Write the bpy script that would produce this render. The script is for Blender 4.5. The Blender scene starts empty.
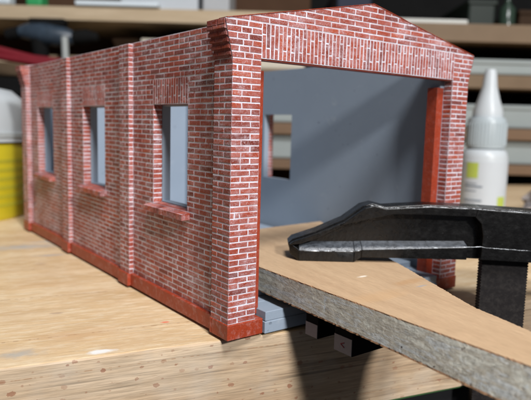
import bpy, math, random
from mathutils import Vector, Matrix
S = 0.0075          # one modelling unit (u) = 7.5 mm
rad = math.radians
scene = bpy.context.scene

# ------------------------------------------------------------------ camera
cam_d = bpy.data.cameras.new("camera"); cam = bpy.data.objects.new("camera", cam_d)
scene.collection.objects.link(cam); scene.camera = cam
CAM = Vector((-10.02, -14.947, 6.881))
cam.matrix_world = Matrix.Translation(CAM * S) @ (Matrix.Rotation(rad(-37.319), 4, 'Z') @ Matrix.Rotation(rad(82.689), 4, 'X') @ Matrix.Rotation(rad(1.537), 4, 'Z'))
cam_d.sensor_width = 36; cam_d.lens = 585.45 / 531 * 36
cam_d.clip_start = 0.005; cam_d.clip_end = 20
cam_d.dof.use_dof = True; cam_d.dof.focus_distance = 18.2 * S; cam_d.dof.aperture_fstop = 25
YAW = rad(-37.319)
FW = Vector((-math.sin(YAW), math.cos(YAW), 0)); RT = Vector((math.cos(YAW), math.sin(YAW), 0))

# ------------------------------------------------------------------ light
w = bpy.data.worlds.new("World"); scene.world = w; w.use_nodes = True
w.node_tree.nodes["Background"].inputs[0].default_value = (0.80, 0.86, 1.0, 1)
w.node_tree.nodes["Background"].inputs[1].default_value = 0.13

def area(name, pos, target, size, power, col):
    d = bpy.data.lights.new(name, 'AREA'); d.shape = 'DISK'; d.size = size * S; d.energy = power; d.color = col
    o = bpy.data.objects.new(name, d); scene.collection.objects.link(o)
    o.location = Vector(pos) * S
    o.rotation_euler = (Vector(target) - Vector(pos)).to_track_quat('-Z', 'Y').to_euler()
    return o
def from_dir(L, tgt, dist):
    L = Vector(L).normalized(); return Vector(tgt) - L * dist
area("lamp_front", from_dir((.33, 1.8, -1.05), (3, 0, 2), 150), (3, 0, 2), 14, 11.0, (1, .985, .975))
area("lamp_ceiling", from_dir((.29, .80, -1.25), (4, 3, 3), 150), (4, 3, 3), 36, 12.8, (.98, .985, 1))

scene.view_settings.view_transform = 'Standard'
scene.view_settings.look = 'None'
scene.view_settings.exposure = 0.0
scene.view_settings.gamma = 1.0

# ------------------------------------------------------------------ mesh helper
R = random.Random(7)
class MB:
    def __init__(s): s.v = []; s.f = []; s.m = []; s.a = []
    def face(s, pts, mat=0, a=0.5):
        i = len(s.v); s.v += [tuple(p) for p in pts]; s.a += [a] * len(pts)
        s.f.append(tuple(range(i, i + len(pts)))); s.m.append(mat)
    def loops(s, rings, mat=0, a=0.5, cap0=True, cap1=True, capmat=None):
        """closed rings of equal length joined into a skin"""
        base = len(s.v); n = len(rings[0])
        for r in rings:
            s.v += [tuple(p) for p in r]; s.a += [a] * n
        for k in range(len(rings) - 1):
            for j in range(n):
                s.f.append((base + k*n + j, base + k*n + (j+1) % n, base + (k+1)*n + (j+1) % n, base + (k+1)*n + j)); s.m.append(mat)
        cm = mat if capmat is None else capmat
        if cap0: s.f.append(tuple(reversed(range(base, base + n)))); s.m.append(cm)
        if cap1: s.f.append(tuple(range(base + (len(rings)-1)*n, base + len(rings)*n))); s.m.append(cm)
    def box(s, x0, x1, y0, y1, z0, z1, mat=0, a=0.5, M=None):
        r = [[(x0,y0,z),(x1,y0,z),(x1,y1,z),(x0,y1,z)] for z in (z0, z1)]
        if M: r = [[M @ Vector(p) for p in q] for q in r]
        s.loops(r, mat, a)
    def prism(s, poly, z0, z1, mat=0, a=0.5, M=None, capmat=None):
        r = [[(p[0], p[1], z) for p in poly] for z in (z0, z1)]
        if M: r = [[M @ Vector(p) for p in q] for q in r]
        s.loops(r, mat, a, capmat=capmat)
    def lathe(s, prof, n=32, mat=0, c=(0,0,0)):
        rings = [[(c[0] + r*math.cos(2*math.pi*k/n), c[1] + r*math.sin(2*math.pi*k/n), c[2] + z) for k in range(n)] for r, z in prof]
        s.loops(rings, mat)
    def tube(s, pts, r, n=10, mat=0):
        pts = [Vector(p) for p in pts]; rings = []
        for i, p in enumerate(pts):
            d = (pts[min(i+1, len(pts)-1)] - pts[max(i-1, 0)]).normalized()
            q = d.to_track_quat('Z', 'Y')
            rr = r[i] if isinstance(r, (list, tuple)) else r
            rings.append([p + q @ Vector((rr*math.cos(2*math.pi*k/n), rr*math.sin(2*math.pi*k/n), 0)) for k in range(n)])
        s.loops(rings, mat)
    def build(s, name, mats, parent=None, origin=(0,0,0), bevel=0, smooth=False, segs=2, recalc=True):
        me = bpy.data.meshes.new(name)
        ox = Vector(origin)
        me.from_pydata([tuple((Vector(p) - ox) * S) for p in s.v], [], s.f)
        for m in (mats if isinstance(mats, (list, tuple)) else [mats]): me.materials.append(m)
        me.polygons.foreach_set("material_index", s.m)
        at = me.attributes.new("rnd", 'FLOAT', 'POINT'); at.data.foreach_set("value", s.a)
        if recalc:
            import bmesh
            bm = bmesh.new(); bm.from_mesh(me)
            bmesh.ops.recalc_face_normals(bm, faces=bm.faces); bm.to_mesh(me); bm.free()
        o = bpy.data.objects.new(name, me); scene.collection.objects.link(o)
        o.location = ox * S
        if parent:
            o.parent = parent; o.location = (ox * S) - world_loc(parent)
        if smooth:
            for p in me.polygons: p.use_smooth = True
            me.set_sharp_from_angle(angle=rad(40)) if hasattr(me, 'set_sharp_from_angle') else None
        if bevel:
            b = o.modifiers.new("bevel", 'BEVEL'); b.width = bevel * S; b.segments = segs; b.limit_method = 'ANGLE'; b.angle_limit = rad(30)
        return o
def world_loc(o):
    v = Vector(o.location)
    while o.parent: o = o.parent; v += Vector(o.location)
    return v
def tag(o, label=None, cat=None, group=None, kind=None):
    if label: o["label"] = label
    if cat: o["category"] = cat
    if group: o["group"] = group
    if kind: o["kind"] = kind
    return o
def empty(name, loc, label, cat, group=None):
    o = bpy.data.objects.new(name, None); scene.collection.objects.link(o); o.location = Vector(loc) * S
    o.empty_display_size = 0.005
    return tag(o, label, cat, group)

# ------------------------------------------------------------------ material helper
class Mat:
    def __init__(s, name, rough=.6, spec=.4):
        s.m = bpy.data.materials.new(name); s.m.use_nodes = True; s.t = s.m.node_tree; s.N = s.t.nodes
        s.b = s.N["Principled BSDF"]; s.b.inputs["Roughness"].default_value = rough
        s.b.inputs["Specular IOR Level"].default_value = spec
        s.tc = s.N.new("ShaderNodeTexCoord"); s._c = None
    def link(s, a, b): s.t.links.new(a, b); return s
    def coords(s, scale=(1,1,1), rot=(0,0,0)):
        """object coordinates in modelling units, rotated then stretched"""
        m = s.N.new("ShaderNodeMapping"); m.vector_type = 'POINT'
        m0 = s.N.new("ShaderNodeMapping"); m0.inputs["Scale"].default_value = (1/S,)*3
        m0.inputs["Rotation"].default_value = rot
        s.link(s.tc.outputs["Object"], m0.inputs[0]); s.link(m0.outputs[0], m.inputs[0])
        m.inputs["Scale"].default_value = scale
        return m.outputs[0]
    def noise(s, co, scale=1, detail=3, rough=.5, dist=0):
        n = s.N.new("ShaderNodeTexNoise"); n.inputs["Scale"].default_value = scale; n.inputs["Detail"].default_value = detail
        n.inputs["Roughness"].default_value = rough; n.inputs["Distortion"].default_value = dist
        s.link(co, n.inputs["Vector"]); return n.outputs["Fac"]
    def ramp(s, x, stops):
        r = s.N.new("ShaderNodeValToRGB"); e = r.color_ramp.elements
        while len(e) < len(stops): e.new(.5)
        for k, (p, c) in enumerate(stops):
            e[k].position = p; e[k].color = (c if isinstance(c, tuple) else (c, c, c)) + (1,)
        s.link(x, r.inputs[0]); return r.outputs[0]
    def mix(s, f, a, b, mode='MIX'):
        n = s.N.new("ShaderNodeMix"); n.data_type = 'RGBA'; n.blend_type = mode
        for sock, v in ((n.inputs[0], f), (n.inputs[6], a), (n.inputs[7], b)):
            if isinstance(v, (int, float)): sock.default_value = v if sock == n.inputs[0] else (v, v, v, 1)
            elif isinstance(v, tuple): sock.default_value = v + (1,)
            else: s.link(v, sock)
        return n.outputs[2]
    def math(s, op, a, b=0, c=None):
        n = s.N.new("ShaderNodeMath"); n.operation = op
        for i, v in enumerate((a, b) + ((c,) if c is not None else ())):
            if isinstance(v, (int, float)): n.inputs[i].default_value = v
            else: s.link(v, n.inputs[i])
        return n.outputs[0]
    def attr(s, name="rnd"):
        n = s.N.new("ShaderNodeAttribute"); n.attribute_name = name; return n.outputs["Fac"]
    def color(s, c):
        if isinstance(c, tuple): s.b.inputs["Base Color"].default_value = c + (1,)
        else: s.link(c, s.b.inputs["Base Color"])
        return s
    def rough(s, r): s.link(r, s.b.inputs["Roughness"]); return s
    def bump(s, h, dist=.02, strength=.6):
        n = s.N.new("ShaderNodeBump"); n.inputs["Distance"].default_value = dist * S; n.inputs["Strength"].default_value = strength
        s.link(h, n.inputs["Height"]); s.link(n.outputs[0], s.b.inputs["Normal"]); return s
    def ell(s, co, cx, cy, rx, ry, soft=.5, ncoord=None, amp=.5, nscale=3):
        """mask of an ellipse (cx,cy,rx,ry) in the plane of co, ragged by noise"""
        m = s.N.new("ShaderNodeMapping"); m.inputs["Location"].default_value = (-cx/rx, -cy/ry, 0); m.inputs["Scale"].default_value = (1/rx, 1/ry, 0)
        s.link(co, m.inputs[0])
        l = s.N.new("ShaderNodeVectorMath"); l.operation = 'LENGTH'; s.link(m.outputs[0], l.inputs[0])
        n = s.noise(co, nscale, 4, .6)
        d = s.math('ADD', l.outputs["Value"], s.math('MULTIPLY', s.math('SUBTRACT', n, .5), amp * 2))
        mr = s.N.new("ShaderNodeMapRange"); mr.inputs[1].default_value = 1.0; mr.inputs[2].default_value = 1.0 - soft
        mr.clamp = True
        s.link(d, mr.inputs[0]); return mr.outputs[0]

def brick_mat(name, wash):
    m = Mat(name, .55, .3)
    co = m.coords(); r = m.attr()
    base = m.ramp(r, [(0, (.15, .024, .013)), (.3, (.27, .043, .020)), (.7, (.35, .058, .024)), (1, (.44, .085, .035))])
    base = m.mix(m.ramp(m.noise(co, 9, 4, .6), [(.35, 0.0), (.75, .5)]), base, (.20, .030, .020))
    # white wash left on the face: fine speckle and broad hazy patches
    fine = m.ramp(m.noise(co, 17, 5, .72), [(.51, 0.0), (.70, .85)])
    haze = m.ramp(m.noise(m.coords((2.5, 2.5, 5)), 1, 4, .6), [(.38, .0), (.72, .55)])
    broad = m.ramp(m.noise(co, .55, 4, .65), [(.36, .22), (.50, .6), (.68, 1.25)])
    f = m.math('MULTIPLY', m.math('MULTIPLY', m.math('ADD', fine, haze), broad), wash)
    col = m.mix(f, base, (.62, .50, .53))
    m.color(col)
    m.bump(m.noise(co, 22, 4, .6), .012, .5)
    return m.m
def mortar_mat(name, wash=1.0):
    m = Mat(name, .8, .2); co = m.coords()
    f = m.ramp(m.noise(co, 5, 5, .7), [(.30, 0.1), (.44, 1.0)])
    g = m.ramp(m.noise(co, 1.1, 4, .6), [(.36, .55), (.55, 1.0)])
    f = m.math('MULTIPLY', m.math('MULTIPLY', f, g), wash)
    m.color(m.mix(f, (.36, .13, .11), (.66, .64, .70)))
    m.bump(m.noise(co, 14, 3, .6), .015, .6)
    return m.m
BRICK = brick_mat("brick_face", .85)
MORTAR = mortar_mat("white_mortar")
def plain_red(name, c1, c2, wash):
    m = Mat(name, .45, .4); co = m.coords()
    b = m.mix(m.noise(co, 3, 4, .6), c1, c2)
    f = m.math('MULTIPLY', m.ramp(m.noise(co, 4.0, 6, .75), [(.50, 0.0), (.72, 1.0)]), wash)
    m.color(m.mix(f, b, (.68, .50, .47))); m.bump(m.noise(co, 7, 5, .7), .04, .6)
    return m.m
PLINTH = plain_red("red_plinth_paint", (.34, .045, .014), (.24, .030, .011), .28)
JAMB = plain_red("orange_red_paint", (.33, .045, .016), (.25, .033, .013), .10)
m = Mat("grey_primer", .5, .35); co = m.coords()
gc = m.mix(m.noise(co, .6, 3, .5), (.235, .285, .35), (.27, .32, .385))
gc = m.mix(m.ramp(m.noise(co, 1.6, 5, .7), [(.62, 0.0), (.75, .35)]), gc, (.42, .45, .48))
gc = m.mix(m.ramp(m.noise(co, 3.3, 2, .5), [(.23, .8), (.27, 0.0)]), gc, (.14, .17, .21))
m.color(gc)
m.bump(m.noise(co, 9, 4, .6), .01, .5); GREY = m.m

# ------------------------------------------------------------------ bricks
CH = 0.1894; ZB = 0.532; BP = 0.749; MO = 0.024; RAISE = 0.011
def clip(poly, hp):
    """convex clip; hp = (a,b,c) keeps a*x+b*y<=c"""
    a, b, c = hp; out = []
    for i in range(len(poly)):
        p, q = poly[i], poly[(i+1) % len(poly)]
        dp, dq = a*p[0]+b*p[1]-c, a*q[0]+b*q[1]-c
        if dp <= 0: out.append(p)
        if dp*dq < 0:
            t = dp/(dp-dq); out.append((p[0]+t*(q[0]-p[0]), p[1]+t*(q[1]-p[1])))
    return out
def frame(o, sx, nx):
    """returns function (s, z, d) -> world point; sx = direction of s, nx = outward"""
    o = Vector(o); sx = Vector(sx); nx = Vector(nx)
    return lambda s, z, d=0: o + sx*s + Vector((0, 0, z)) + nx*d
def one_brick(mb, F, s0, s1, z0, z1, hps=()):
    if s1 - s0 < .05 or z1 - z0 < .04: return
    g = MO if F(1, 0)[0] != F(0, 0)[0] or F(0,0)[1] > 20 else MO + .006; j = lambda k: R.uniform(-k, k)
    rr = RAISE * R.uniform(.7, 1.15); a = min(1, max(0, R.gauss(.5, .25)))
    def ring(ins):
        p = [(s0+ins, z0+ins), (s1-ins, z0+ins), (s1-ins, z1-ins), (s0+ins, z1-ins)]
        for (x, y, c) in hps:
            p = clip(p, (x, y, c - ins*.6))
        return p
    b, t = ring(g), ring(g + .012)
    if len(b) < 3 or len(t) < 3: return
    if len(b) != len(t): t = b
    elif len(b) == 4:
        jx = [(j(.011), j(.008)) for _ in t]
        t = [(x + q_[0], y + q_[1]) for (x, y), q_ in zip(t, jx)]; b = [(x + q_[0], y + q_[1]) for (x, y), q_ in zip(b, jx)]
    mb.loops([[F(x, y, 0) for x, y in b], [F(x, y, rr*.75) for x, y in b], [F(x, y, rr) for x, y in t]] if len(b) == len(t) and t is not b else
             [[F(x, y, 0) for x, y in b], [F(x, y, rr) for x, y in b]], 0, a, cap0=False)
def lay(mb, F, s0, s1, k0, k1, holes=(), hps=(), phase=0, ext=None, half=.5):
    """stretcher courses k0..k1; holes = (a,b,ka,kb)"""
    for k in range(k0, k1):
        z0 = ZB + k*CH; z1 = z0 + CH
        e = ext(k) if ext else (0, 0)
        a, b = s0 - e[0], s1 + e[1]
        cuts = [a]; x = s0 + phase + (BP*half if k % 2 else BP)
        x -= BP * math.ceil((x - a)/BP)
        while x < b - .06:
            if x > a + .06: cuts.append(x)
            x += BP
        cuts.append(b)
        for c0, c1 in zip(cuts, cuts[1:]):
            if c1 - c0 > .5 and R.random() < .05:
                mid = c0 + (c1-c0)*R.choice((.35, .5, .65)); segs = [(c0, mid), (mid, c1)]
            else: segs = [(c0, c1)]
            for h in holes:
                if h[2] <= k < h[3]:
                    n = []
                    for (p, q) in segs:
                        if q <= h[0] or p >= h[1]: n.append((p, q)); continue
                        if p < h[0]: n.append((p, h[0]))
                        if q > h[1]: n.append((h[1], q))
                    segs = n
            for p, q in segs: one_brick(mb, F, p, q, z0, z1, hps)
def soldiers(mb, F, s0, s1, z0, z1, pitch=.166, long=.70):
    n = max(1, round((s1-s0)/pitch)); p = (s1-s0)/n
    for i in range(n):
        h = z1 - z0
        cut = (z0 + h*.30 if i % 2 else z0 + h*.72) + R.uniform(-.05, .05) if h > .8 else (z0 + h*(.35 if i % 2 else .65) + R.uniform(-.04, .04))
        one_brick(mb, F, s0+i*p, s0+(i+1)*p, z0, cut); one_brick(mb, F, s0+i*p, s0+(i+1)*p, cut, z1)
def slab(mb, F, ss, zs, solid, t, mat_out=1, mat_side=1):
    """wall slab on grid ss x zs; solid(i,j); outward face d=0, inner d=-t"""
    ns, nz = len(ss)-1, len(zs)-1
    ok = lambda i, j: 0 <= i < ns and 0 <= j < nz and solid(i, j)
    for i in range(ns):
        for j in range(nz):
            if not ok(i, j): continue
            a, b, c, d = ss[i], ss[i+1], zs[j], zs[j+1]
            mb.face([F(a,c), F(b,c), F(b,d), F(a,d)], mat_out)
            mb.face([F(a,d,-t), F(b,d,-t), F(b,c,-t), F(a,c,-t)], mat_out)
            if not ok(i-1, j): mb.face([F(a,c,-t), F(a,c), F(a,d), F(a,d,-t)], mat_side)
            if not ok(i+1, j): mb.face([F(b,c), F(b,c,-t), F(b,d,-t), F(b,d)], mat_side)
            if not ok(i, j-1): mb.face([F(a,c,-t), F(b,c,-t), F(b,c), F(a,c)], mat_side and 2)
            if not ok(i, j+1): mb.face([F(a,d), F(b,d), F(b,d,-t), F(a,d,-t)], mat_side and 2)
BM = [BRICK, MORTAR, PLINTH]

W, D, H, APEX = 11.98, 23.2, 10.0, 11.24
zc = lambda k: ZB + CH*k
SH, LIN = .36, .34            # brick shell, grey lining thickness
PR = .25                      # pilaster projection
shed = empty("engine_shed", (W/2, D/2, 0), "open-topped red brick model engine shed with whitewashed mortar standing on the workbench", "model building")

# ---- front gable wall
OX0, OX1 = 1.06, 10.92; KO = 44; ZO = 8.92
front = frame((0, 0, 0), (1, 0, 0), (0, -1, 0))
slope = (APEX - H) / (W/2 + .25)
hpL = (-slope, 1, H + slope*.25); hpR = (slope, 1, APEX + slope*W/2)
def corb(k):
    e = max(0, min(5, k - 43)) * .056
    return (e, e)
gm = MB()
slab(gm, front, [0, OX0, OX1, W], [ZB, ZO, H], lambda i, j: not (i == 1 and j == 0), .42)
# triangle over the eaves, and the little corbel ends left and right
gm.prism([(-.23, H+.002), (W+.23, H+.002), (W/2, APEX - .012)], 0.0, .42, 1, M=Matrix(((1,0,0,0),(0,0,1,0),(0,1,0,0),(0,0,0,1))))
for x_, sg in ((0, -1), (W, 1)):
    p = [(x_ - sg*.02, zc(44)), (x_, zc(44)), (x_ + sg*.285, H - .003), (x_ - sg*.02, H - .003)]
    gm.loops([[(x, .001, z) for x, z in p], [(x, .06, z) for x, z in p]], 1)
# plain red weathered verge along the two slopes
for sgn in (-1, 1):
    p = [(W/2 + sgn*(W/2+.245), H + .0), (W/2, APEX), (W/2, APEX + .022), (W/2 + sgn*(W/2+.25), H + .022)]
    gm.loops([[ (x, -.024, z) for x, z in p], [(x, .42, z) for x, z in p]], 2)
zs0 = zc(49.3)
PW = 1.06
ks = 49
for k in range(0, 50):      # the two piers: one stretcher and a half per course, and the mixed bond beside the lintel
    z0, z1 = zc(k), zc(k+1); e = corb(k)[0]
    for side in (0, 1):
        a, b = (-e - .022, PW + .018) if side == 0 else (OX1 - .018, W + e + .022)
        if k < 44: cuts = [a, a + (b-a)*(.66 if k % 2 else .345), b]
        else:
            cuts = [a, a+(b-a)*(.30 if k % 2 else .44), a+(b-a)*(.62 if k % 2 else .72), b] if R.random() < .6 else [a, a+(b-a)*R.choice((.4, .6)), b]
        if R.random() < .08: cuts.insert(1, cuts[0] + (cuts[1]-cuts[0])*.5)
        tn = .29 / (H - zc(44))
        sl = [(-1, -tn, -tn*zc(44) + .02)] if side == 0 else [(1, -tn, W - tn*zc(44) + .02)]
        if k >= 44:
            if side == 0: cuts[0] = -.34
            else: cuts[-1] = W + .34
        for c0, c1 in zip(cuts, cuts[1:]): one_brick(gm, front, c0, c1, z0, min(z1, 9.99), sl if k >= 44 else ())
lay(gm, front, -.25, W+.25, 50, 57, hps=(hpL, hpR), phase=.1)
# bricks returning round the reveals of the doorway
for fr, s0, s1 in ((frame((OX0, 0, 0), (0, 1, 0), (1, 0, 0)), 0, .42), (frame((OX1, 0, 0), (0, 1, 0), (-1, 0, 0)), 0, .42)):
    for k in range(44): one_brick(gm, fr, s0 + (.0 if k % 2 else .0), s1, zc(k), zc(k+1))
gable = gm.build("gable_wall", BM, shed)
lm = MB(); soldiers(lm, front, PW + .01, OX1 - .01, ZO, zc(50) - .005); lm.build("lintel", BM, gable)
lg = MB()
slab(lg, frame((0, .424, 0), (1, 0, 0), (0, -1, 0)), [.95, 1.30, W-1.30, W-.95], [.0, ZO + .4, H], lambda i, j: not (i == 1 and j == 0), .5, 0, 0)
lg.face([(.95, .90, H-.001), (W-.95, .90, H-.001), (W/2, .90, APEX-.06)], 0); lg.face([(.95, .43, H-.001), (W/2, .43, APEX-.06), (W-.95, .43, H-.001)], 0)
for a, b in (((.95, H), (W/2, APEX-.06)), ((W/2, APEX-.06), (W-.95, H))):
    lg.face([(a[0], .43, a[1]), (b[0], .43, b[1]), (b[0], .90, b[1]), (a[0], .90, a[1])], 0)
lg.build("wall_lining", [GREY], gable)
for x0, x1 in ((OX0+.005, 1.50), (10.50, OX1-.005)):       # painted strips the doors close against
    j = MB(); j.box(x0, x1, .418, .93, .535, 8.60); j.build("door_jamb", JAMB, shed, bevel=.02)
sf = MB(); sf.box(OX0+.01, OX1-.01, .03, .41, ZO-.04, ZO-.004); sf.build("door_head", PLINTH, gable)

# ---- side walls (left one faces the camera), mirrored for the right
WINS = {False: [(3.11, 5.75), (10.61, 13.33), (17.95, 20.75)], True: [(3.11, 5.75), (10.40, 13.0), (17.95, 20.75)]}
KW0, KW1 = 17, 37
PIL = [(0, 1.02), (7.6, 8.52), (15.05, 16.0), (22.2, D)]
BAYS = [(1.02, 7.6), (8.52, 15.05), (16.0, 22.2)]
def side(mirror):
    WIN = WINS[mirror]
    fx = (lambda x: W - x) if mirror else (lambda x: x)
    n = (1 if mirror else -1)
    F = frame((fx(PR), 0, 0), (0, 1, 0), (n, 0, 0))
    mb = MB()
    ys = [.425, 1.02]
    for a, b in WIN: ys += [a, b]
    shut = lambda q: mirror and q == 0
    ys += [22.775]
    zs = [ZB, zc(KW0), zc(KW1), H + .004]
    def solid(i, j): return not (j == 1 and (i in (4, 6) or (i == 2 and not mirror)))
    slab(mb, F, ys, zs, solid, SH)
    for wi_, ((b0, b1), (w0, w1)) in enumerate(zip(BAYS, WIN)):
        if shut(wi_): lay(mb, F, b0, b1, 0, 50, phase=.12); continue
        lay(mb, F, b0, b1, 0, 50, holes=((w0, w1, KW0, KW1), (w0-.02, w1+.02, KW1, KW1+5)), phase=.12)
        for fr in (frame((fx(PR), w1, 0), (1 if not mirror else -1, 0, 0), (0, -1, 0)), frame((fx(PR), w0, 0), (1 if not mirror else -1, 0, 0), (0, 1, 0))):
            for k in range(KW0, KW1): one_brick(mb, fr, -.02, SH + .02, zc(k), zc(k+1))
    wall = mb.build("side_wall", BM, shed)
    for i, (w0, w1) in enumerate(WIN):
        if shut(i): continue
        l = MB(); soldiers(l, F, w0, w1, zc(KW1), zc(KW1+5) + .0, pitch=.172); l.build("window_lintel", BM, wall)
        # sloping brick sill on edge
        s = MB(); a, b = w0 - .22, w1 + .22; nb = 14; p = (b-a)/nb
        zt = zc(KW0) + .02
        for q in range(nb):
            y0, y1 = a + q*p + .009, a + (q+1)*p - .009; jj = R.uniform(-.004, .004)
            xs = [fx(PR + SH*.9), fx(PR - .34 + jj)]
            s.loops([[(xs[0], y0, zt - .28), (xs[1], y0, zt - .30 + jj), (xs[1], y0, zt - .10 + jj), (xs[0], y0, zt + .01)],
                     [(xs[0], y1, zt - .28), (xs[1], y1, zt - .30 + jj), (xs[1], y1, zt - .10 + jj), (xs[0], y1, zt + .01)]], 0, R.random())
        s.box(min(fx(PR-.30), fx(PR+SH*.8)), max(fx(PR-.30), fx(PR+SH*.8)), a + .02, b - .02, zt - .27, zt - .09, 1)
        s.build("window_sill", BM, wall)
    g = MB(); Fi = frame((fx(PR + SH + .003), 0, 0), (0, 1, 0), (n, 0, 0))
    ysg = [.93]
    for a, b in WIN: ysg += [a + .05, b - .05]
    ysg += [22.25]
    slab(g, Fi, ysg, [0, zc(KW0) + .06, zc(KW1) - .06, H - .02], lambda i, j: not (j == 1 and (i in (3, 5) or (i == 1 and not mirror))), LIN, 0, 0)
    for f_ in range(len(g.m)): g.m[f_] = 0
    g.build("wall_lining", [GREY], wall)
    for pi, (p0, p1) in enumerate(PIL):
        q = MB(); corner = pi in (0, 3); off = 0 if corner else .06; HT = H if corner else H - .035
        x0, x1 = (fx(off), fx(PR - .002)); lo, hi = min(x0, x1), max(x0, x1)
        y0, y1 = (max(p0, .425) if pi == 0 else p0), (D - .425 if pi == 3 else p1)
        q.loops([[(lo, y0, ZB), (hi, y0, ZB), (hi, y1, ZB), (lo, y1, ZB)], [(lo, y0, HT), (hi, y0, HT), (hi, y1, HT), (lo, y1, HT)]], 1, capmat=2)
        Fp = frame((fx(off), 0, 0), (0, 1, 0), (n, 0, 0))
        for k in range(50):
            c = [p0, p0 + (p1-p0)*(.63 if k % 2 else .37), p1]
            if pi == 0 or pi == 3:
                c = [p0, p0 + .70, p1] if k % 2 else [p0, p0 + .40, p1]
            c[0] -= .022; c[-1] += .02
            if corner and k >= 44: continue
            for a, b in zip(c, c[1:]): one_brick(q, Fp, a, b, zc(k), min(zc(k+1), HT - .01))
        ends = []
        if pi > 0: ends.append((frame((fx(off), p0, 0), (1 if not mirror else -1, 0, 0), (0, -1, 0))))
        if pi < 3: ends.append((frame((fx(off), p1, 0), (1 if not mirror else -1, 0, 0), (0, 1, 0))))
        for fr in ends:
            for k in range(50): one_brick(q, fr, -.022, PR - off + .01, zc(k), min(zc(k+1), HT - .01))
        po = q.build("pilaster", BM, wall)
        if corner:
            c = MB()
            ya, yb = (.05, p1 + .02) if pi == 0 else (p0 - .02, D)
            for st, k in enumerate(range(44, 50)):
                e = min(5, st + 1) * .056 + .012; z0, z1 = zc(k), min(zc(k+1), 9.995)
                g_ = .078 if st < 5 else .0
                for (e_, za, zb_, in_) in ((max(e - .075, .02), z0 - .004*(st == 0), z0 + g_, .03 if st else .004), (e, z0 + g_, z1, 0)):
                    if zb_ - za < .01: continue
                    xa, xb = fx(-e_), fx(.01); lo, hi = min(xa, xb), max(xa, xb)
                    c.box(lo, hi, ya + in_, yb - in_, za, zb_, 0, .15)  # dark brick tone paints in the shade under each step
                Fc = frame((fx(-e), 0, 0), (0, 1, 0), (n, 0, 0))
                cc = [ya - .06*(pi == 0), ya + (.40 if st % 2 else .68), yb]
                for a, b in zip(cc, cc[1:]): one_brick(c, Fc, a, b, z0 + g_ - .02, z1 + .015)
                if pi == 3:
                    fr = frame((fx(0), ya, 0), (1 if not mirror else -1, 0, 0), (0, -1, 0))
                    one_brick(c, fr, -e, .2, z0, z1)
            c.build("corbel", BM, po)
    return wall
side(False); side(True)

# ---- rear end wall
rb = MB(); back = frame((0, D, 0), (1, 0, 0), (0, 1, 0))
slab(rb, back, [0, W], [ZB, H], lambda i, j: True, .42)
rb.prism([(0, H+.002), (W, H+.002), (W/2, APEX)], D-.42, D, 1, M=Matrix(((1,0,0,0),(0,0,1,0),(0,1,0,0),(0,0,0,1))))
lay(rb, back, 0, W, 0, 57, hps=(hpL, hpR))
ew = rb.build("end_wall", BM, shed)
l = MB(); l.prism([(.95, 0), (W-.95, 0), (W-.95, H), (W/2, APEX-.06), (.95, H)], D-.92, D-.424, 0, M=Matrix(((1,0,0,0),(0,0,1,0),(0,1,0,0),(0,0,0,1)))); l.build("wall_lining", [GREY], ew)

# ---- plinth: proud at the pilasters, set back between
pl = MB()
def pbox(x0, x1, y0, y1, z1=ZB-.004): pl.box(x0, x1, y0, y1, 0, z1)
pbox(-.04, 1.37, -.045, .93); pbox(W-1.37, W+.04, -.045, .93)
for mir in (0, 1):
    fx = (lambda x: W - x) if mir else (lambda x: x)
    for (a, b) in [(.93, 1.06)] + [(p[0]-.04, p[1]+.04) for p in PIL[1:3]] + [(22.16, D+.04)]:
        pbox(min(fx(-.04), fx(.9)), max(fx(-.04), fx(.9)), a, b)
    for (a, b) in ((1.06, 7.56), (8.56, 15.01), (16.04, 22.16)):
        pbox(min(fx(.10), fx(.9)), max(fx(.10), fx(.9)), a, b)
pbox(.9, W-.9, D-.5, D+.04)
pl.build("plinth", PLINTH, shed, bevel=.03)
bp = MB()
bp.box(1.40, W-1.40, -.12, .92, .0, .40); bp.box(1.43, W-1.43, -.10, .92, .42, .74); bp.box(1.5, W-1.5, -.08, .9, .38, .45)
bp.box(1.0, W-1.0, .95, D-.95, .02, .735)
bp.box(1.2, W-1.2, 1.5, D-1.2, .5, .993)
bp.box(.5, W-.5, 1.2, D-1, -.1, -.001)
bp.build("base_plate", GREY, shed, bevel=.02)

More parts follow.
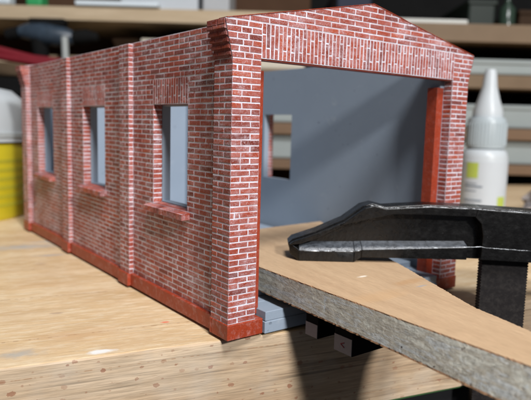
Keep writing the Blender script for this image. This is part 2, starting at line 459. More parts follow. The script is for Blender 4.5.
# ------------------------------------------------------------------ wood materials
def bench_wood(name, side_face):
    m = Mat(name, .55, .3); co = m.coords()
    st = m.coords((.12, .9, .9)); st2 = m.coords((.45, 8, 8)); st3 = m.coords((1.8, 30, 30))
    if side_face:
        st = m.coords((.09, 1.2, 1.2)); st2 = m.coords((.22, 5, 5)); st3 = m.coords((.8, 16, 16))
    a = m.ramp(m.noise(st, 1, 4, .6, .4), [(.3, (.40, .275, .17) if side_face else (.56, .395, .215)), (.5, (.52, .39, .26) if side_face else (.64, .465, .27)), (.7, (.62, .49, .35) if side_face else (.72, .575, .38))])  # front edge coloured darker: edge grain, plus its weaker light painted in
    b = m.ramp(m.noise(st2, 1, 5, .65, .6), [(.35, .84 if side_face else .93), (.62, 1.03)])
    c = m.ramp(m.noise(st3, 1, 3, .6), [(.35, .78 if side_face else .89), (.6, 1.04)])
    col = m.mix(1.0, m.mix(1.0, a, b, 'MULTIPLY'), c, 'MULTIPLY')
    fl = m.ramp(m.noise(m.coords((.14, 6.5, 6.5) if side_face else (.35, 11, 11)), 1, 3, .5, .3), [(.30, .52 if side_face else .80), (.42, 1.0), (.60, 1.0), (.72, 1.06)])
    col = m.mix(1.0, col, fl, 'MULTIPLY')
    # boards glued side by side
    w_ = m.N.new("ShaderNodeSeparateXYZ"); m.link(co, w_.inputs[0])
    t = m.math('DIVIDE', m.math('ADD', w_.outputs["Z" if side_face else "Y"], 40 + (.35 if side_face else .2)), 2.35 if side_face else 4.7)
    vn = m.N.new("ShaderNodeTexWhiteNoise"); vn.noise_dimensions = '1D'; m.link(m.math('FLOOR', t), vn.inputs["W"])
    col = m.mix(1.0, col, m.ramp(vn.outputs["Value"], [(0, (.90, .87, .84)), (1, (1.04, 1.03, 1.02))]), 'MULTIPLY')
    fr = m.math('ABSOLUTE', m.math('SUBTRACT', m.math('FRACT', t), .5))
    ln = m.math('MULTIPLY', m.math('GREATER_THAN', fr, .492), m.ramp(m.noise(m.coords((5, 1, 1)), 1, 2), [(.48, .15), (.6, .7)]))
    col = m.mix(ln, col, (.30, .17, .09))
    if side_face:      # rusty ray flecks of beech
        v = m.N.new("ShaderNodeTexVoronoi"); v.inputs["Scale"].default_value = 1; v.inputs["Randomness"].default_value = 1
        v.voronoi_dimensions = "2D"; m.link(m.coords((1.7, 2.6, 1), (rad(-82), 0, 0)), v.inputs["Vector"])
        sep = m.N.new("ShaderNodeSeparateColor"); m.link(v.outputs["Color"], sep.inputs[0])
        thr = m.math('MULTIPLY', m.math('GREATER_THAN', sep.outputs[0], .28), m.math('ADD', .04, m.math('MULTIPLY', m.math('POWER', sep.outputs[1], 2.5), .16)))
        d = m.math('ADD', v.outputs["Distance"], m.math('MULTIPLY', m.math('SUBTRACT', m.noise(co, 9, 4, .7), .5), .42))
        fm = m.math('LESS_THAN', d, thr)
        col = m.mix(m.math('MULTIPLY', fm, m.math('ADD', .3, m.math('MULTIPLY', sep.outputs[2], .5))), col, (.24, .09, .045))
        v2 = m.ramp(m.noise(m.coords((2.2, 26, 26)), 1, 2, .5), [(.27, 1.0), (.36, 0.0)])
        col = m.mix(m.math('MULTIPLY', v2, .6), col, (.28, .17, .10))
        f2 = m.ramp(m.noise(co, .5, 3, .6), [(.5, 0.0), (.8, .35)])
        col = m.mix(f2, col, (.50, .47, .42))
    else:
        pores = m.ramp(m.noise(m.coords((2.6, 22, 22)), 1, 3, .6), [(.30, 1.0), (.42, 0.0)])
        col = m.mix(m.math('MULTIPLY', pores, .5), col, (.45, .28, .16))
        pale = m.ramp(m.noise(m.coords((1.1, 5, 5)), 1, 5, .7), [(.48, 0.0), (.68, .55)])
        col = m.mix(pale, col, (.80, .69, .51))
        blot = m.ramp(m.noise(co, .35, 4, .6), [(.45, 0.0), (.75, .45)])
        col = m.mix(blot, col, (.52, .36, .22))
        xy = co
        for (cx, cy, rx, ry, c_, k, soft, amp, ns) in (
            (-6.0, .96, .85, .42, (.33, .34, .33), .65, .9, .9, 2.5),
            (-3.73, .36, .52, .20, (.80, .85, .88), .7, .5, .5, 3),
            (-5.6, 16.8, 3.1, .85, (.17, .34, .50), .4, 1.0, .8, 1.2),
            (-3.6, 17.9, 2.0, .5, (.16, .32, .50), .4, 1.0, .8, 1.2),
            (-4.33, 14.3, 1.0, .26, (.16, .30, .46), .4, .8, .6, 1.5),
            (-1.26, 2.33, .20, .10, (.70, .10, .05), .8, .6, .4, 5),
            (-4.32, 2.06, 1.6, .7, (.50, .27, .12), .38, 1.0, .9, 1.0),
            (-4.66, 4.55, .34, .16, (.30, .19, .13), .6, .7, .6, 3),
            (-4.9, 12.5, .42, .3, (.35, .22, .14), .5, .9, .6, 3),
            (-5.4, 8.5, 2.5, .8, (.55, .33, .16), .3, 1.0, .9, .8),
            (9.3, 1.6, 3.0, .6, (.40, .22, .11), .55, 1.0, .7, .8),
            (14.5, 2.6, 1.2, .25, (.50, .22, .08), .7, .8, .6, 1.5)):
            col = m.mix(m.math('MULTIPLY', m.ell(xy, cx, cy, rx, ry, soft, amp=amp, nscale=ns), k), col, c_)
    m.color(col)
    m.bump(m.mix(.5, b, c), .04, .6)
    return m.m
TOPW = bench_wood("bench_top_wood", False); SIDEW = bench_wood("bench_edge_wood", True)
BA = rad(-13.57); BO = Vector((0, .385, -.1))
def bench_obj(mb, name, mats, parent, **k):
    o = mb.build(name, mats, None, **k)
    o.rotation_euler = (0, 0, BA); o.location = BO * S
    o.parent = parent; o.location = BO * S - world_loc(parent)
    return o
bench = empty("workbench", (5, 15, -3.3), "thick pale beech workbench with paint stains and a flecked front edge", "workbench")
b = MB()
nx = 130; ring_t = []; 
xs = [-34 + 100*i/nx for i in range(nx+1)]
def prof(x):
    j = R.uniform(-.012, .012); q = R.uniform(.02, .05)
    return [(x, j, -3.2), (x, j*.6, -q - .03), (x, q*.6 + j*.3, -.012), (x, q + .04, 0), (x, 40, 0), (x, 40, -3.2)]
rings = [prof(x) for x in xs]
n = 6
for k in range(nx):
    for j in range(n):
        p = [rings[k][j], rings[k+1][j], rings[k+1][(j+1) % n], rings[k][(j+1) % n]]
        b.face(p, 0 if j in (2, 3) else 1)
b.face(list(reversed(rings[0])), 1); b.face(rings[-1], 1)
bench_obj(b, "bench_top", [TOPW, SIDEW], bench)
m = Mat("underbench_black", .6, .3); m.color(m.mix(m.noise(m.coords(), 1, 3), (.008, .008, .009), (.015, .015, .016))); UNDERBLACK = m.m
b = MB(); b.box(-33, 64, .5, 39, -30, -3.34); bench_obj(b, "underbench_dark_fill", [UNDERBLACK], bench)  # dark box added to fill the shaded space below the bench
m = Mat("green_trim", .6); m.color((.05, .12, .04)); b = MB(); b.box(-33, 64, .06, .55, -3.29, -3.22); bench_obj(b, "trim_strip", [m.m], bench)

# ------------------------------------------------------------------ tapered offcut board under the clamp
m = Mat("board_face", .5, .35); co = m.coords((1, 1, 1), (0, 0, rad(27)))
g1 = m.ramp(m.noise(m.coords((2.2, .22, 1), (0, 0, rad(8))), 1, 4, .6, .3), [(.3, (.50, .335, .20)), (.7, (.59, .41, .25))])
g2 = m.ramp(m.noise(m.coords((30, 2.2, 1), (0, 0, rad(8))), 1, 4, .7), [(.3, .80), (.65, 1.05)])
col = m.mix(1, g1, g2, 'MULTIPLY')
oc = m.coords()
for (cx, cy, rx, ry, c_, k) in ((4.35, -1.6, .28, .09, (.90, .82, .70), .8), (5.15, -3.45, .30, .09, (.33, .33, .34), .75), (5.3, -2.9, 1.1, .3, (.45, .24, .10), .45), (3.1, -3.5, 1.5, .5, (.60, .36, .17), .3)):
    col = m.mix(m.math('MULTIPLY', m.ell(oc, cx, cy, rx, ry, .6, amp=.6, nscale=4), k), col, c_)
m.color(col); m.bump(g2, .012, .5); BTOP = m.m
m = Mat("board_sawn_edge", .75, .2); co = m.coords()
streak = m.noise(m.coords((1.5, .45, 3.4), (rad(-3), 0, 0)), 1, 5, .68, .7); fuzz = m.noise(m.coords((6, 4.5, 9), (rad(-4), 0, 0)), 1, 6, .78, .6); 
col = m.ramp(streak, [(.30, (.29, .27, .23)), (.42, (.50, .51, .49)), (.49, (.38, .34, .27)), (.58, (.54, .53, .46)), (.70, (.48, .41, .30))])
col = m.mix(1, col, m.ramp(fuzz, [(.32, .58), (.5, .98), (.70, 1.22)]), 'MULTIPLY')
v = m.ramp(m.noise(co, 3.2, 3, .6), [(.62, 0.0), (.72, .55)])
col = m.mix(v, col, (.52, .58, .62))
pit = m.ramp(m.noise(co, 4.5, 2, .5), [(.24, 1.0), (.29, 0.0)])
col = m.mix(pit, col, (.10, .05, .03))
m.color(col); m.bump(m.math('ADD', fuzz, m.math('MULTIPLY', pit, -1.0)), .07, .8); BEDGE = m.m
m = Mat("board_veneer_line", .7, .2); m.color(m.mix(m.noise(m.coords(), 6, 4, .7), (.16, .075, .035), (.42, .25, .14))); m.bump(m.noise(m.coords(), 14, 4, .7), .04, .8); BVEN = m.m
top = [(1.90, -10.9), (1.98, -5.25), (2.16, 1.1), (2.40, 7.2), (10.93, 7.7), (7.02, -.85), (4.62, -5.7), (4.0, -7.9), (3.2, -10.9)]
bot = [(1.35, -10.9), (1.80, -5.46), (2.17, 1.1), (2.50, 7.2), (10.93, 7.7), (7.02, -.85), (4.62, -5.7), (4.0, -7.9), (3.2, -10.9)]
ZT, ZU = 1.88, 1.0
def dense(a, step=.09):
    out = []
    for i in range(len(a)):
        p, q = Vector(a[i]), Vector(a[(i+1) % len(a)])
        nn_ = cnt[i]
        for k in range(nn_): out.append(p + (q-p)*k/nn_)
    return out
cnt = [max(1, int((Vector(top[i]) - Vector(top[(i+1) % len(top)])).length/.07)) for i in range(len(top))]
T, B_ = dense(top), dense(bot)
def rim(t, z, jit, zj=0):
    o = []
    for i in range(len(T)):
        p = T[i].lerp(B_[i], t); q = T[(i+1) % len(T)] - T[i-1]; nrm = Vector((q.y, -q.x)).normalized()
        d = R.uniform(-jit, jit*.8) - (R.uniform(.02, .05) if R.random() < .04 else 0)*(jit > .01)
        p = p + nrm*(-d)
        o.append((p.x, p.y, z + R.uniform(-zj, zj)))
    return o
board = empty("offcut_board", (5, -1, ZU), "tapered tan offcut board with a rough grey sawn edge clamped in the shed doorway", "wooden board")
r0 = rim(0, ZT, .022); r1 = rim(.03, ZT-.035, .0004, .006); r2 = rim(.95, ZU+.045, .0004, .01); r3 = rim(1, ZU, .022)
v = MB(); v.loops([r1, r0], 1, cap0=False, cap1=False); v.face(r0, 0); v.build("top_veneer", [BTOP, BVEN], board, recalc=True)
rs = []; 
NR = 7
for k in range(NR+1):
    t = .03 + .91*k/NR
    rs.append([tuple(Vector(a).lerp(Vector(c_), k/NR) + Vector((R.uniform(-.0004, .0004), R.uniform(-.0004, .0004), 0))*(0 < k < NR)) for a, c_ in zip(r1, r2)])
v = MB(); v.loops(rs, 0, cap0=False, cap1=False); v.build("core", [BEDGE], board)
v = MB(); v.loops([r2, r3], 1, cap0=False, cap1=False); v.face(list(reversed(r3)), 0); v.build("bottom_veneer", [BTOP, BVEN], board)
# two black blocks glued under the board with pale square ends
m = Mat("black_plastic_block", .8, .05); m.color(m.mix(m.noise(m.coords(), 3, 3), (.006, .006, .006), (.010, .009, .009))); BLK = m.m
m = Mat("pale_block_end", .7, .2); m.color(m.mix(m.noise(m.coords(), 7, 4, .6), (.24, .225, .23), (.32, .30, .30))); PALE = m.m
m = Mat("dark_red_ink", .6); m.color((.22, .03, .04)); INK = m.m
for i, (y0, y1, z0, z1) in enumerate(((-1.56, -1.0, .08, .52), (-3.10, -2.36, .0, .52))):
    q = MB(); q.box(2.44, 5.2 - i*.5, y0-.02, y1+.02, z0-.02, .995, 0); sp = q.build("spacer_block", BLK, board, bevel=.02)
    q = MB(); q.box(2.415, 2.44, y0, y1, z0, z1); q.build("end_label", PALE, sp)
    if i == 1:
        q = MB(); yc = (y0+y1)/2
        for a, c_ in (((yc+.08, .27), (yc-.07, .34)), ((yc+.08, .27), (yc-.07, .19))):
            q.tube([(2.41, a[0], a[1]), (2.41, c_[0], c_[1])], .018, 6)
        q.build("ink_mark", INK, sp)

# ------------------------------------------------------------------ clamp
m = Mat("cast_black_enamel", .3, .45); co = m.coords()
nz = m.noise(co, 3.2, 5, .68); 
m.color(m.mix(m.ramp(m.noise(co, 12, 5, .75), [(.66, 0.0), (.78, 1.0)]), (.004, .0037, .0035), (.12, .12, .12)))  # sparse grey flecks paint specular glints into the black enamel
m.rough(m.ramp(nz, [(.3, .20), (.7, .40)])); m.bump(m.noise(co, 4, 4, .6), .03, .6); CAST = m.m
m = Mat("painted_sheen_enamel", .28, .7); co = m.coords()
m.color(m.mix(m.ramp(m.noise(co, 5, 5, .7), [(.3, 0.0), (.65, 1.0)]), (.018, .02, .023), (.085, .095, .11))); m.bump(m.noise(co, 8, 4, .7), .04, .7); SHEEN = m.m  # paler blue-grey paints the reflection along the lower shoulder into the colour
m = Mat("worn_glint_metal", .4, .5); co = m.coords()
f = m.ramp(m.noise(co, 3.5, 6, .75), [(.44, 0.0), (.62, 1.0)])
m.color(m.mix(f, (.012, .012, .013), (.42, .44, .46))); m.b.inputs["Metallic"].default_value = .5; m.bump(m.noise(co, 8, 4, .7), .03, .6); WORN_GLINT = m.m
m = Mat("dark_steel_bar", .6, .2); co = m.coords()
m.color(m.mix(m.ramp(m.noise(co, 5, 5, .7), [(.45, 0.0), (.7, 1.0)]), (.012, .010, .010), (.028, .024, .022)))
m.bump(m.noise(co, 10, 3, .6), .02, .5); BAR = m.m
cd = Vector((.79554, -.60590, 0)); cn = Vector((.60590, .79554, 0)); A0 = Vector((4.02, 1.24, 0))
CM = Matrix(((cd.x, 0, cn.x, A0.x), (cd.y, 0, cn.y, A0.y), (0, 1, 0, 0), (0, 0, 0, 1)))   # (s, z, depth) -> world
clampo = empty("bar_clamp", (10, -3.4, -8), "black cast iron bar clamp holding the tan board down on the bench", "clamp")
a = MB()
# outline of the casting (s, z)
SB = 13.0
outline = [(-.46, 2.46), (-.36, 2.10), (-.05, 1.89), (1.98, 1.89), (2.25, 2.06), (3.2, 2.12), (8.7, 2.01), (SB, 1.88), (SB, 3.68), (8.45, 3.95), (6.6, 4.03), (4.7, 4.07), (3.15, 3.95), (2.68, 4.06), (2.30, 3.95), (1.61, 3.42), (.6, 2.95), (-.3, 2.62)]
a.prism(outline, .42, 1.35, 0, M=CM)                      # web with rear half
def strip(poly, d0, d1, mat=0): a.prism(poly, d0, d1, mat, M=CM)
# right boss: full thickness
strip([(6.72, 2.10), (SB-.02, 1.91), (SB-.02, 3.64), (8.4, 3.91), (6.5, 4.0), (6.42, 3.70), (6.66, 3.45), (6.75, 3.0)], .0, .6)
# upper rim
strip([(1.45, 3.24), (1.7, 3.44), (2.34, 3.92), (2.68, 4.02), (3.13, 3.92), (4.7, 4.04), (6.55, 4.0), (6.45, 3.70), (4.6, 3.74), (3.4, 3.72), (2.2, 3.45)], .03, .6)
# tip wall, following the sloping top edge
strip([(-.42, 2.46), (-.28, 2.58), (.6, 2.9), (1.62, 3.38), (1.5, 3.20), (.7, 2.78), (.0, 2.50)], .10, .6)
# lower rail: front lip with a sloping shoulder running up to the web
def rail(s0, s1, zb0, zb1, zt0, zt1, sh0, sh1):
    sec = lambda s, zb, zt, sh: [(s, zb, .6), (s, zb, .0), (s, zt, .0), (s, zt + (sh-zt)*.30, .06), (s, zt + (sh-zt)*.50, .18), (s, zt + (sh-zt)*.66, .34), (s, sh, .50), (s, sh, .6)]
    n_ = 12; rr = []
    for i in range(n_+1):
        t = i/n_; rr.append([CM @ Vector(p) for p in sec(s0+(s1-s0)*t, zb0+(zb1-zb0)*t, zt0+(zt1-zt0)*t, sh0+(sh1-sh0)*t)])
    b0 = len(a.m); a.loops(rr, 0)
    for i in range(n_):
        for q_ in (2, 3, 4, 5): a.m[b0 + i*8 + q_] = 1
rail(-.06, 2.0, 1.885, 1.885, 2.28, 2.30, 2.60, 2.66)
rail(2.0, 2.28, 1.885, 2.08, 2.30, 2.36, 2.66, 2.68)
rail(2.28, 6.2, 2.08, 2.09, 2.36, 2.56, 2.68, 2.76)
a.loops([[CM @ Vector(p) for p in q] for q in ([(-.40, 2.12, .3), (-.40, 2.48, .3), (-.40, 2.5, .6), (-.40, 2.12, .6)], [(-.06, 1.885, .0), (-.06, 2.28, .0), (-.06, 2.60, .50), (-.06, 1.885, .6)])], 0)
arm = a.build("clamp_arm", [CAST, SHEEN], clampo, bevel=.085, segs=4, smooth=True)
# worn edges together with painted highlight lines: slim ridges in a broken pale colour
e = MB()
def ridge(pts, r):
    P_ = []
    for (p, q) in zip(pts, pts[1:]):
        k = max(2, int((Vector(q)-Vector(p)).length/.12))
        P_ += [Vector(p).lerp(Vector(q), i/k) for i in range(k)]
    P_.append(Vector(pts[-1]))
    e.tube([CM @ (p + Vector((0, R.uniform(-.006, .006), R.uniform(-.006, .006)))) for p in P_], [r*R.uniform(.55, 1.2) for _ in P_], 6)
ridge([(-.38, 2.46, .31), (-.03, 2.27, .03), (0, 2.265, .018), (1.95, 2.285, .018), (2.2, 2.33, .02)], .030)
ridge([(1.97, 1.91, .012), (1.97, 2.25, .012)], .02)
ridge([(2.35, 2.355, .022), (6.1, 2.565, .022), (6.7, 2.60, .0), (6.95, 2.56, -.002), (9.2, 2.46, -.002)], .015)
ridge([(2.55, 4.015, .06), (2.72, 4.03, .05), (3.10, 3.94, .05), (4.7, 4.045, .05), (6.5, 4.005, .03), (8.4, 3.92, .01), (9.4, 3.86, .01)], .018)
e.build("worn_glint_ridge", [WORN_GLINT], arm)
# serrated flat bar
p = []; z = -11.0
while z < 2.3: p += [(6.98, z), (6.94, z+.055)]; z += .11
q = []; z = 2.3
while z > -11: q += [(8.70, z), (8.74, z-.055)]; z -= .11
k = MB(); k.prism(p + q, .45, .85, 0, M=CM); k.build("clamp_bar", BAR, clampo, bevel=.0)
# lower jaw and screw below the bench
j = MB()
j.prism([(6.1, -4.9), (9.1, -4.9), (9.2, -6.6), (6.3, -6.7)], .1, 1.2, 0, M=CM)
j.prism([(.2, -5.2), (.2, -6.1), (6.2, -6.6), (6.2, -4.9)], .35, .95, 0, M=CM)
j.build("sliding_jaw", CAST, clampo, bevel=.06)
sc = MB(); c0 = CM @ Vector((1.0, 0, .65))
sc.tube([(c0.x, c0.y, -10.5), (c0.x, c0.y, -4.0)], .36, 16); sc.tube([(c0.x, c0.y, -4.0), (c0.x, c0.y, -3.75)], .9, 20)
sc.build("clamp_screw", BAR, clampo)

# ------------------------------------------------------------------ things further back on the bench
def simple(name, c1, c2, rough=.6, sc_=1.0, bump=0, spec=.35):
    m = Mat(name, rough, spec); co = m.coords(); f = m.noise(co, sc_, 4, .6)
    m.color(m.mix(f, c1, c2))
    if bump: m.bump(f, bump, .6)
    return m.m
CREAM = simple("white_plastic", (.44, .475, .49), (.50, .53, .55), .35, .2)
YEL = simple("yellow_label_wrap", (.62, .50, .02), (.52, .44, .02), .4, .5)
GRN = simple("lime_green_print", (.36, .43, .07), (.42, .50, .10), .5)
GREYP = simple("grey_print", (.16, .19, .23), (.20, .23, .27), .5)
CLR = simple("frosted_cap_plastic", (.34, .39, .41), (.40, .45, .47), .35, .3)
def at(u_, dist): return CAM.xy.to_3d() + FW*dist + RT*u_
# tub
tp = at(-22.6, 41.5); tub = empty("paint_tub", (tp.x, tp.y, -.1), "round tub with yellow body and white lid behind the shed's far corner", "tub")
t = MB(); t.lathe([(0, 0), (5.0, 0), (5.15, .3), (5.15, 5.2), (4.9, 5.3), (0, 5.3)], 64, 0, (tp.x, tp.y, -.1)); bo = t.build("tub_body", YEL, tub, smooth=True)
t = MB()
for z_ in (.9, 1.5, 2.1, 2.7, 3.3, 3.9): t.lathe([(5.12, z_), (5.165, z_+.02), (5.165, z_+.28), (5.12, z_+.3)], 64, 0, (tp.x, tp.y, -.1))
t.build("wrap_band", simple("olive_yellow_print", (.46, .40, .02), (.36, .33, .03), .4, .5), bo, smooth=True)
t = MB(); t.lathe([(4.9, 5.32), (5.3, 5.34), (5.3, 5.75), (5.15, 5.85), (5.15, 7.9), (5.0, 8.3), (4.3, 8.9), (3.0, 9.15), (0, 9.2)], 64, 0, (tp.x, tp.y, -.1)); li = t.build("tub_lid", CREAM, tub, smooth=True)
t = MB(); t.lathe([(5.1, 5.62), (5.36, 5.66), (5.36, 5.95), (5.1, 6.0)], 64, 0, (tp.x, tp.y, -.1)); t.build("lid_rim", simple("grey_ring", (.33, .36, .36), (.4, .42, .42)), li, smooth=True)
# glue bottle
gp = at(16.7, 45); gz = -.1
bot_ = empty("glue_bottle", (gp.x, gp.y, gz), "white glue bottle with a long nozzle cap and lime green label marks", "glue bottle")
def gl(prof, mat, name, par): 
    t = MB(); t.lathe(prof, 48, 0, (gp.x, gp.y, gz)); return t.build(name, mat, par, smooth=True)
gbody = gl([(0, 0), (1.55, 0), (1.7, .15), (1.7, 5.0), (1.55, 5.45), (1.25, 5.65), (0, 5.65)], CREAM, "bottle_body", bot_)
col_ = gl([(1.2, 5.66), (1.42, 5.68), (1.42, 7.7), (1.3, 7.95), (0, 7.95)], CLR, "collar", bot_)
t = MB()
for q_ in range(36):
    a_ = 2*math.pi*q_/36; x_, y_ = gp.x + 1.43*math.cos(a_), gp.y + 1.43*math.sin(a_)
    t.tube([(x_, y_, gz + 5.9), (x_, y_, gz + 7.55)], .045, 6)
t.build("grip_ridges", CLR, col_)
gl([(0, 7.96), (1.12, 7.96), (1.08, 8.5), (.78, 9.4), (.55, 10.3), (.46, 11.2), (.36, 11.55), (0, 11.6)], CREAM, "nozzle_cap", bot_)
gl([(1.68, .6), (1.725, .62), (1.725, 4.7), (1.68, 4.72)], simple("label_paper", (.45, .49, .52), (.50, .53, .56), .5), "label", gbody)
def patch(a0, a1, z0, z1, mat, name):
    t = MB(); n_ = 6
    out = [(gp.x + 1.74*math.cos(x), gp.y + 1.74*math.sin(x)) for x in [a0 + (a1-a0)*i/n_ for i in range(n_+1)]]
    inn = [(gp.x + 1.70*math.cos(x), gp.y + 1.70*math.sin(x)) for x in [a0 + (a1-a0)*i/n_ for i in range(n_+1)]]
    poly = out + list(reversed(inn))
    t.prism(poly, gz + z0, gz + z1); t.build(name, mat, gbody)
va = math.atan2(-(gp - CAM).y, -(gp - CAM).x)     # side of the bottle turned to the open bench
patch(va - .75, va - .22, 3.45, 4.6, GRN, "green_square"); patch(va + .70, va + 1.15, 1.2, 2.1, GRN, "green_corner")
for z_ in (2.75, 1.7): patch(va - .8, va + .0, z_, z_+.14, GREYP, "text_line")
for z_ in (3.0, 2.45, 1.45): patch(va - .8, va - .25, z_, z_+.07, GREYP, "text_line")

# crumpled bag at right
def lump(name, c, rx, ry, rz, mat, label, cat, seed):
    r_ = random.Random(seed); t = MB(); n_, mth = 40, 14; rings = []
    ph = [r_.uniform(0, 6.28) for _ in range(12)]
    for i in range(mth+1):
        th = math.pi/2*i/mth; ring = []
        for k in range(n_):
            al = 2*math.pi*k/n_
            f = 1 + .10*math.sin(3*al+ph[0]+2*th) + .09*math.sin(7*al+ph[1]-5*th) + .06*math.sin(13*al+ph[2]+9*th) + r_.uniform(-.03, .03)
            rr = max(.02, math.cos(th)**.6) * f
            ring.append((c[0] + rx*rr*math.cos(al), c[1] + ry*rr*math.sin(al), c[2] + rz*math.sin(th)*(1+.12*math.sin(5*al+ph[3]))))
        rings.append(ring)
    t.loops(rings, 0); o = t.build(name, mat, None, origin=c, smooth=False); return tag(o, label, cat)
m = Mat("crumpled_film", .25, .5); co = m.coords()
m.color(m.mix(m.ramp(m.noise(co, .5, 3, .6), [(.4, 0.0), (.6, 1.0)]), (.24, .23, .25), (.42, .37, .34))); m.bump(m.noise(co, 1.2, 4, .6), .3, .8)
c = at(25.3, 48); lump("crumpled_bag", (c.x, c.y, -.1), 5.2, 3.0, 2.9, m.m, "crumpled grey plastic bag lying on the bench beside the glue bottle", "plastic bag", 3)
c = at(23.6, 43); lump("paper_scrap", (c.x, c.y, -.1), 1.3, 1.1, .9, simple("orange_scrap", (.62, .30, .12), (.52, .24, .1)), "small orange scrap in front of the crumpled grey bag", "scrap", 5)

# ------------------------------------------------------------------ storage shelving behind the bench
WOODB = Mat("shelf_wood", .6, .3); m = WOODB
col = m.ramp(m.noise(m.coords((.15, .15, 1.5), (0, 0, -YAW)), 1, 4, .6), [(.3, (.38, .29, .185)), (.7, (.48, .38, .26))]); m.color(col); WOODB = m.m
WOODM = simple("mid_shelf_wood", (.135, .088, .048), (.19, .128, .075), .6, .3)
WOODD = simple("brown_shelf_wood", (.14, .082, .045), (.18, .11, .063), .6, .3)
BIN = simple("pale_grey_bin_plastic", (.25, .285, .28), (.30, .33, .325), .45, .2)
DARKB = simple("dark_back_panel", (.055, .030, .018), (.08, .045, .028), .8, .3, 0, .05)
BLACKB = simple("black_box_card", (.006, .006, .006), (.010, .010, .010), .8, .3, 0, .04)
SC0 = CAM.xy.to_3d() + FW*75
SM = Matrix(((RT.x, FW.x, 0, SC0.x), (RT.y, FW.y, 0, SC0.y), (0, 0, 1, 0), (0, 0, 0, 1)))
shelf = empty("storage_shelving", SC0 + FW*8 + Vector((0, 0, -60)), "pale wooden storage shelving with dark openings standing behind the workbench", "shelving")
def sbox(name, u0, u1, d0, d1, z0, z1, mat, par=shelf, bevel=.06):
    t = MB(); t.box(u0, u1, d0, d1, z0, z1, M=SM); return t.build(name, mat, par, bevel=bevel)
sbox("shelf_board", -62, 9, 0, 16, 19.15, 20.8, WOODB)
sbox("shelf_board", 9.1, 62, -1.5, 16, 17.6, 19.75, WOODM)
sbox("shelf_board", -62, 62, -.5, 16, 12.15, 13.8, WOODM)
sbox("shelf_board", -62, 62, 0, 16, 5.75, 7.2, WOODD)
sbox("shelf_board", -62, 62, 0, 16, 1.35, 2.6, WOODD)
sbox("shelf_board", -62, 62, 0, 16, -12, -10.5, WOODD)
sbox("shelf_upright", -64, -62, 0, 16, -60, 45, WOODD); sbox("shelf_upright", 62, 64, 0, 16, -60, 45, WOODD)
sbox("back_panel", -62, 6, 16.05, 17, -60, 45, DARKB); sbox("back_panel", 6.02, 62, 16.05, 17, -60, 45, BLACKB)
sbox("shelf_board", -62, 62, 0, 16, 43, 44.6, WOODD)
def bin_(u0, u1, z0, z1, label, d0=1.0, mat=None, cat="storage bin", name="storage_bin", group=None):
    t = MB(); 
    t.box(u0, u1, d0, d0+13, z0, z1, M=SM)
    o = t.build(name, mat or BIN, None, origin=SM @ Vector(((u0+u1)/2, d0+6, z0)), bevel=.25)
    tag(o, label, cat, group)
    t = MB(); t.box(u0-.15, u1+.15, d0-.2, d0+13.2, z1-.55, z1+.0, M=SM)
    l_ = t.build("rim", mat or BIN, o, bevel=.1); return o
bin_(21.5, 48, 13.85, 15.7, "flat pale grey box on the upper shelf right of the shed roof", -.3, cat="box", name="flat_box")
bin_(22.0, 50, 7.25, 10.2, "pale grey bin above the brown shelf, behind the glue bottle nozzle")
bin_(23.0, 50, 2.65, 5.6, "pale grey bin below the brown shelf, right of the glue bottle")
bin_(-5.0, 8.0, 7.25, 10.8, "pale grey bin seen in the top half of the shed's far window")
bin_(-5.5, 8.0, 2.65, 5.65, "pale grey bin seen in the lower half of the shed's far window")
bin_(-19, -9.2, 20.85, 28, "large light grey box on the top shelf above the brick side wall", 1.5, simple("light_grey_card", (.40, .43, .46), (.46, .49, .52), .6), "box", "storage_box")
bin_(-8.6, -5.2, 20.85, 29, "narrow grey box beside the large grey box on the top shelf", 1.2, simple("mid_grey_card", (.32, .33, .34), (.38, .39, .40), .6), "box", "storage_box")
bin_(-24, -14, 20.85, 21.5, "thin bluish white sheet lying at the front of the top shelf", -.2, simple("bluish_paper", (.55, .62, .66), (.60, .66, .70)), "sheet", "paper_sheet")
bin_(13.5, 24, 19.8, 20.25, "thin pale strip lying on the shelf right of the roof apex", -1.0, simple("pale_paper", (.50, .50, .46), (.56, .56, .52)), "sheet", "paper_sheet")
t = MB(); t.box(-30.6, -28.6, .5, 3, 20.85, 22.6, M=SM); tag(t.build("green_pot", simple("green_plastic", (.02, .25, .08), (.03, .3, .1)), origin=SM @ Vector((-29.6, 1, 20.85)), bevel=.3), "little green pot on the top shelf at upper left", "pot")
t = MB(); t.box(-34.6, -32.4, .0, 2, 20.85, 22.6, M=SM); tag(t.build("pale_pot", simple("pale_blue_plastic", (.5, .58, .62), (.6, .66, .7)), origin=SM @ Vector((-33.4, 1, 20.85)), bevel=.3), "small pale pot in the top left corner on the shelf", "pot")
# faint bottle in the dark above the right shelf
t = MB(); c = SM @ Vector((30.5, 3, 19.8)); t.lathe([(0, 0), (1.0, 0), (1.0, 2.6), (.35, 3.4), (.35, 4.4), (0, 4.4)], 24, 0, c)
tag(t.build("dim_bottle", simple("smoky_glass", (.02, .035, .025), (.03, .05, .035), .2), origin=c, smooth=True), "dim dark green bottle on the shelf in the upper right", "bottle")
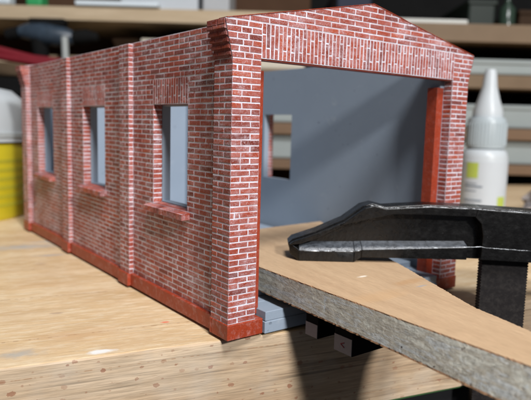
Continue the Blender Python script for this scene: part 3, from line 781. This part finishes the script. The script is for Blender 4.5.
# air tool hanging under the shelf at left
c = lambda u_, d, z: SM @ Vector((u_, d, z))
dv = empty("hanging_tool", c(-27.5, -1, 15.6), "blue-grey black power tool stored under the top shelf at left", "power tool")
t = MB(); t.tube([c(-30.8, -1, 17.4), c(-29.8, -1, 17.5), c(-27.5, -1, 17.2), (c(-25.2, -1, 16.9)), c(-24.2, -1, 16.9)], [.7, 1.0, 1.35, 1.2, .8], 16)
t.build("tool_body", simple("blue_grey_plastic", (.008, .011, .016), (.05, .075, .105), .35, 1.2), dv, smooth=True)
t = MB(); t.tube([c(-32.4, -1.0, 17.0), c(-30.9, -1.0, 17.3)], [.7, .8], 16); t.build("tool_nose", BLACKB, dv, smooth=True)
t = MB(); t.tube([c(-24.3, -.8, 16.9), c(-22.6, -.8, 17.1), c(-21.2, -.8, 17.0)], [.85, .9, .5], 12); t.tube([c(-28.4, -.9, 16.6), c(-28.2, -.9, 13.6)], [1.1, .9], 12); t.build("tool_grip", BLACKB, dv, smooth=True)
t = MB(); t.box(-29.5, -25.2, -1.4, .2, 18.2, 19.1, M=SM); t.build("tool_hook", BLACKB, dv, bevel=.1)
t = MB(); t.tube([c(-24.4, -3, 10.5), c(-24.6, -3, 16.7)], .40, 16)
tag(t.build("grey_tube", simple("grey_tube_plastic", (.30, .32, .31), (.36, .38, .37), .4), origin=c(-24.4, -3, 10.5), smooth=True), "upright pale grey tube behind the top of the shed's second pilaster", "tube")
hose = MB(); hose.tube([c(-46, -4, 18), c(-38, -4, 16.1), c(-33, -4, 15.0), c(-28, -4, 13.9), c(-24, -4, 13.5), c(-18, -3, 13.1)], .5, 14); hose.tube([c(-46, -4.5, 16.2), c(-38, -4.5, 15.1), c(-33, -4.5, 14.2), c(-28, -4.5, 13.5), c(-24, -4.5, 12.9), c(-18, -3.5, 12.6)], .45, 14)
tag(hose.build("red_hose", simple("red_hose_rubber", (.13, .008, .014), (.18, .012, .02), .4), origin=c(-33, -4, 14), smooth=True), "dark red hose running behind the far end of the shed", "hose", "red hoses")
# stacked planks on the middle shelf (pale beige in the gap at left)
t = MB(); t.box(-60, -17, .5, 10, 13.85, 14.9, M=SM); tag(t.build("plank", WOODB, origin=c(-34, 5, 13.85), bevel=.08), "pale plank lying on the middle shelf behind the red hose", "plank")
bin_(-16, 4.5, 13.85, 17.2, "cream carton on the shelf, glimpsed just under the doorway lintel", .5, simple("cream_card", (.50, .45, .36), (.56, .51, .42)), "carton", "carton")
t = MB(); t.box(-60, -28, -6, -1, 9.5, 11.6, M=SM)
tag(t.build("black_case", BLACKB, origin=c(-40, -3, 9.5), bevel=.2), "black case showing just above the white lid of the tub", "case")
for o_ in [shelf]: pass
# dim clutter in the dark shelves
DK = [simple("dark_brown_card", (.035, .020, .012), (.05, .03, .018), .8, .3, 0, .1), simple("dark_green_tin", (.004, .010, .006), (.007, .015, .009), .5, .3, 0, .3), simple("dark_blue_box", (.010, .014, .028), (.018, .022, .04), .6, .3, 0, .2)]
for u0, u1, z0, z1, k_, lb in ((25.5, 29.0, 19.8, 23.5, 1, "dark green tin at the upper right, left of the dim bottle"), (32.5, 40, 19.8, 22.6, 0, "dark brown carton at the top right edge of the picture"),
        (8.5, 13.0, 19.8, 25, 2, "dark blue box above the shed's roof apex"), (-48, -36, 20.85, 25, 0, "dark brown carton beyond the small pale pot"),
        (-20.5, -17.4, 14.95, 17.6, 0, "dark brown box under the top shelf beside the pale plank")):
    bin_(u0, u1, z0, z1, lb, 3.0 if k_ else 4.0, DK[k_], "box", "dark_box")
# room
f = MB(); f.box(-400, 400, -400, 400, -101, -100); tag(f.build("floor", simple("dark_floor", (.05, .045, .04), (.07, .06, .055), .7, .1)), kind="structure")
f = MB(); f.box(-260, 260, 30, 33, -100, 160, M=SM); tag(f.build("back_wall", simple("dim_wall", (.006, .006, .006), (.01, .01, .01), .9, .05, 0, .03)), kind="structure")
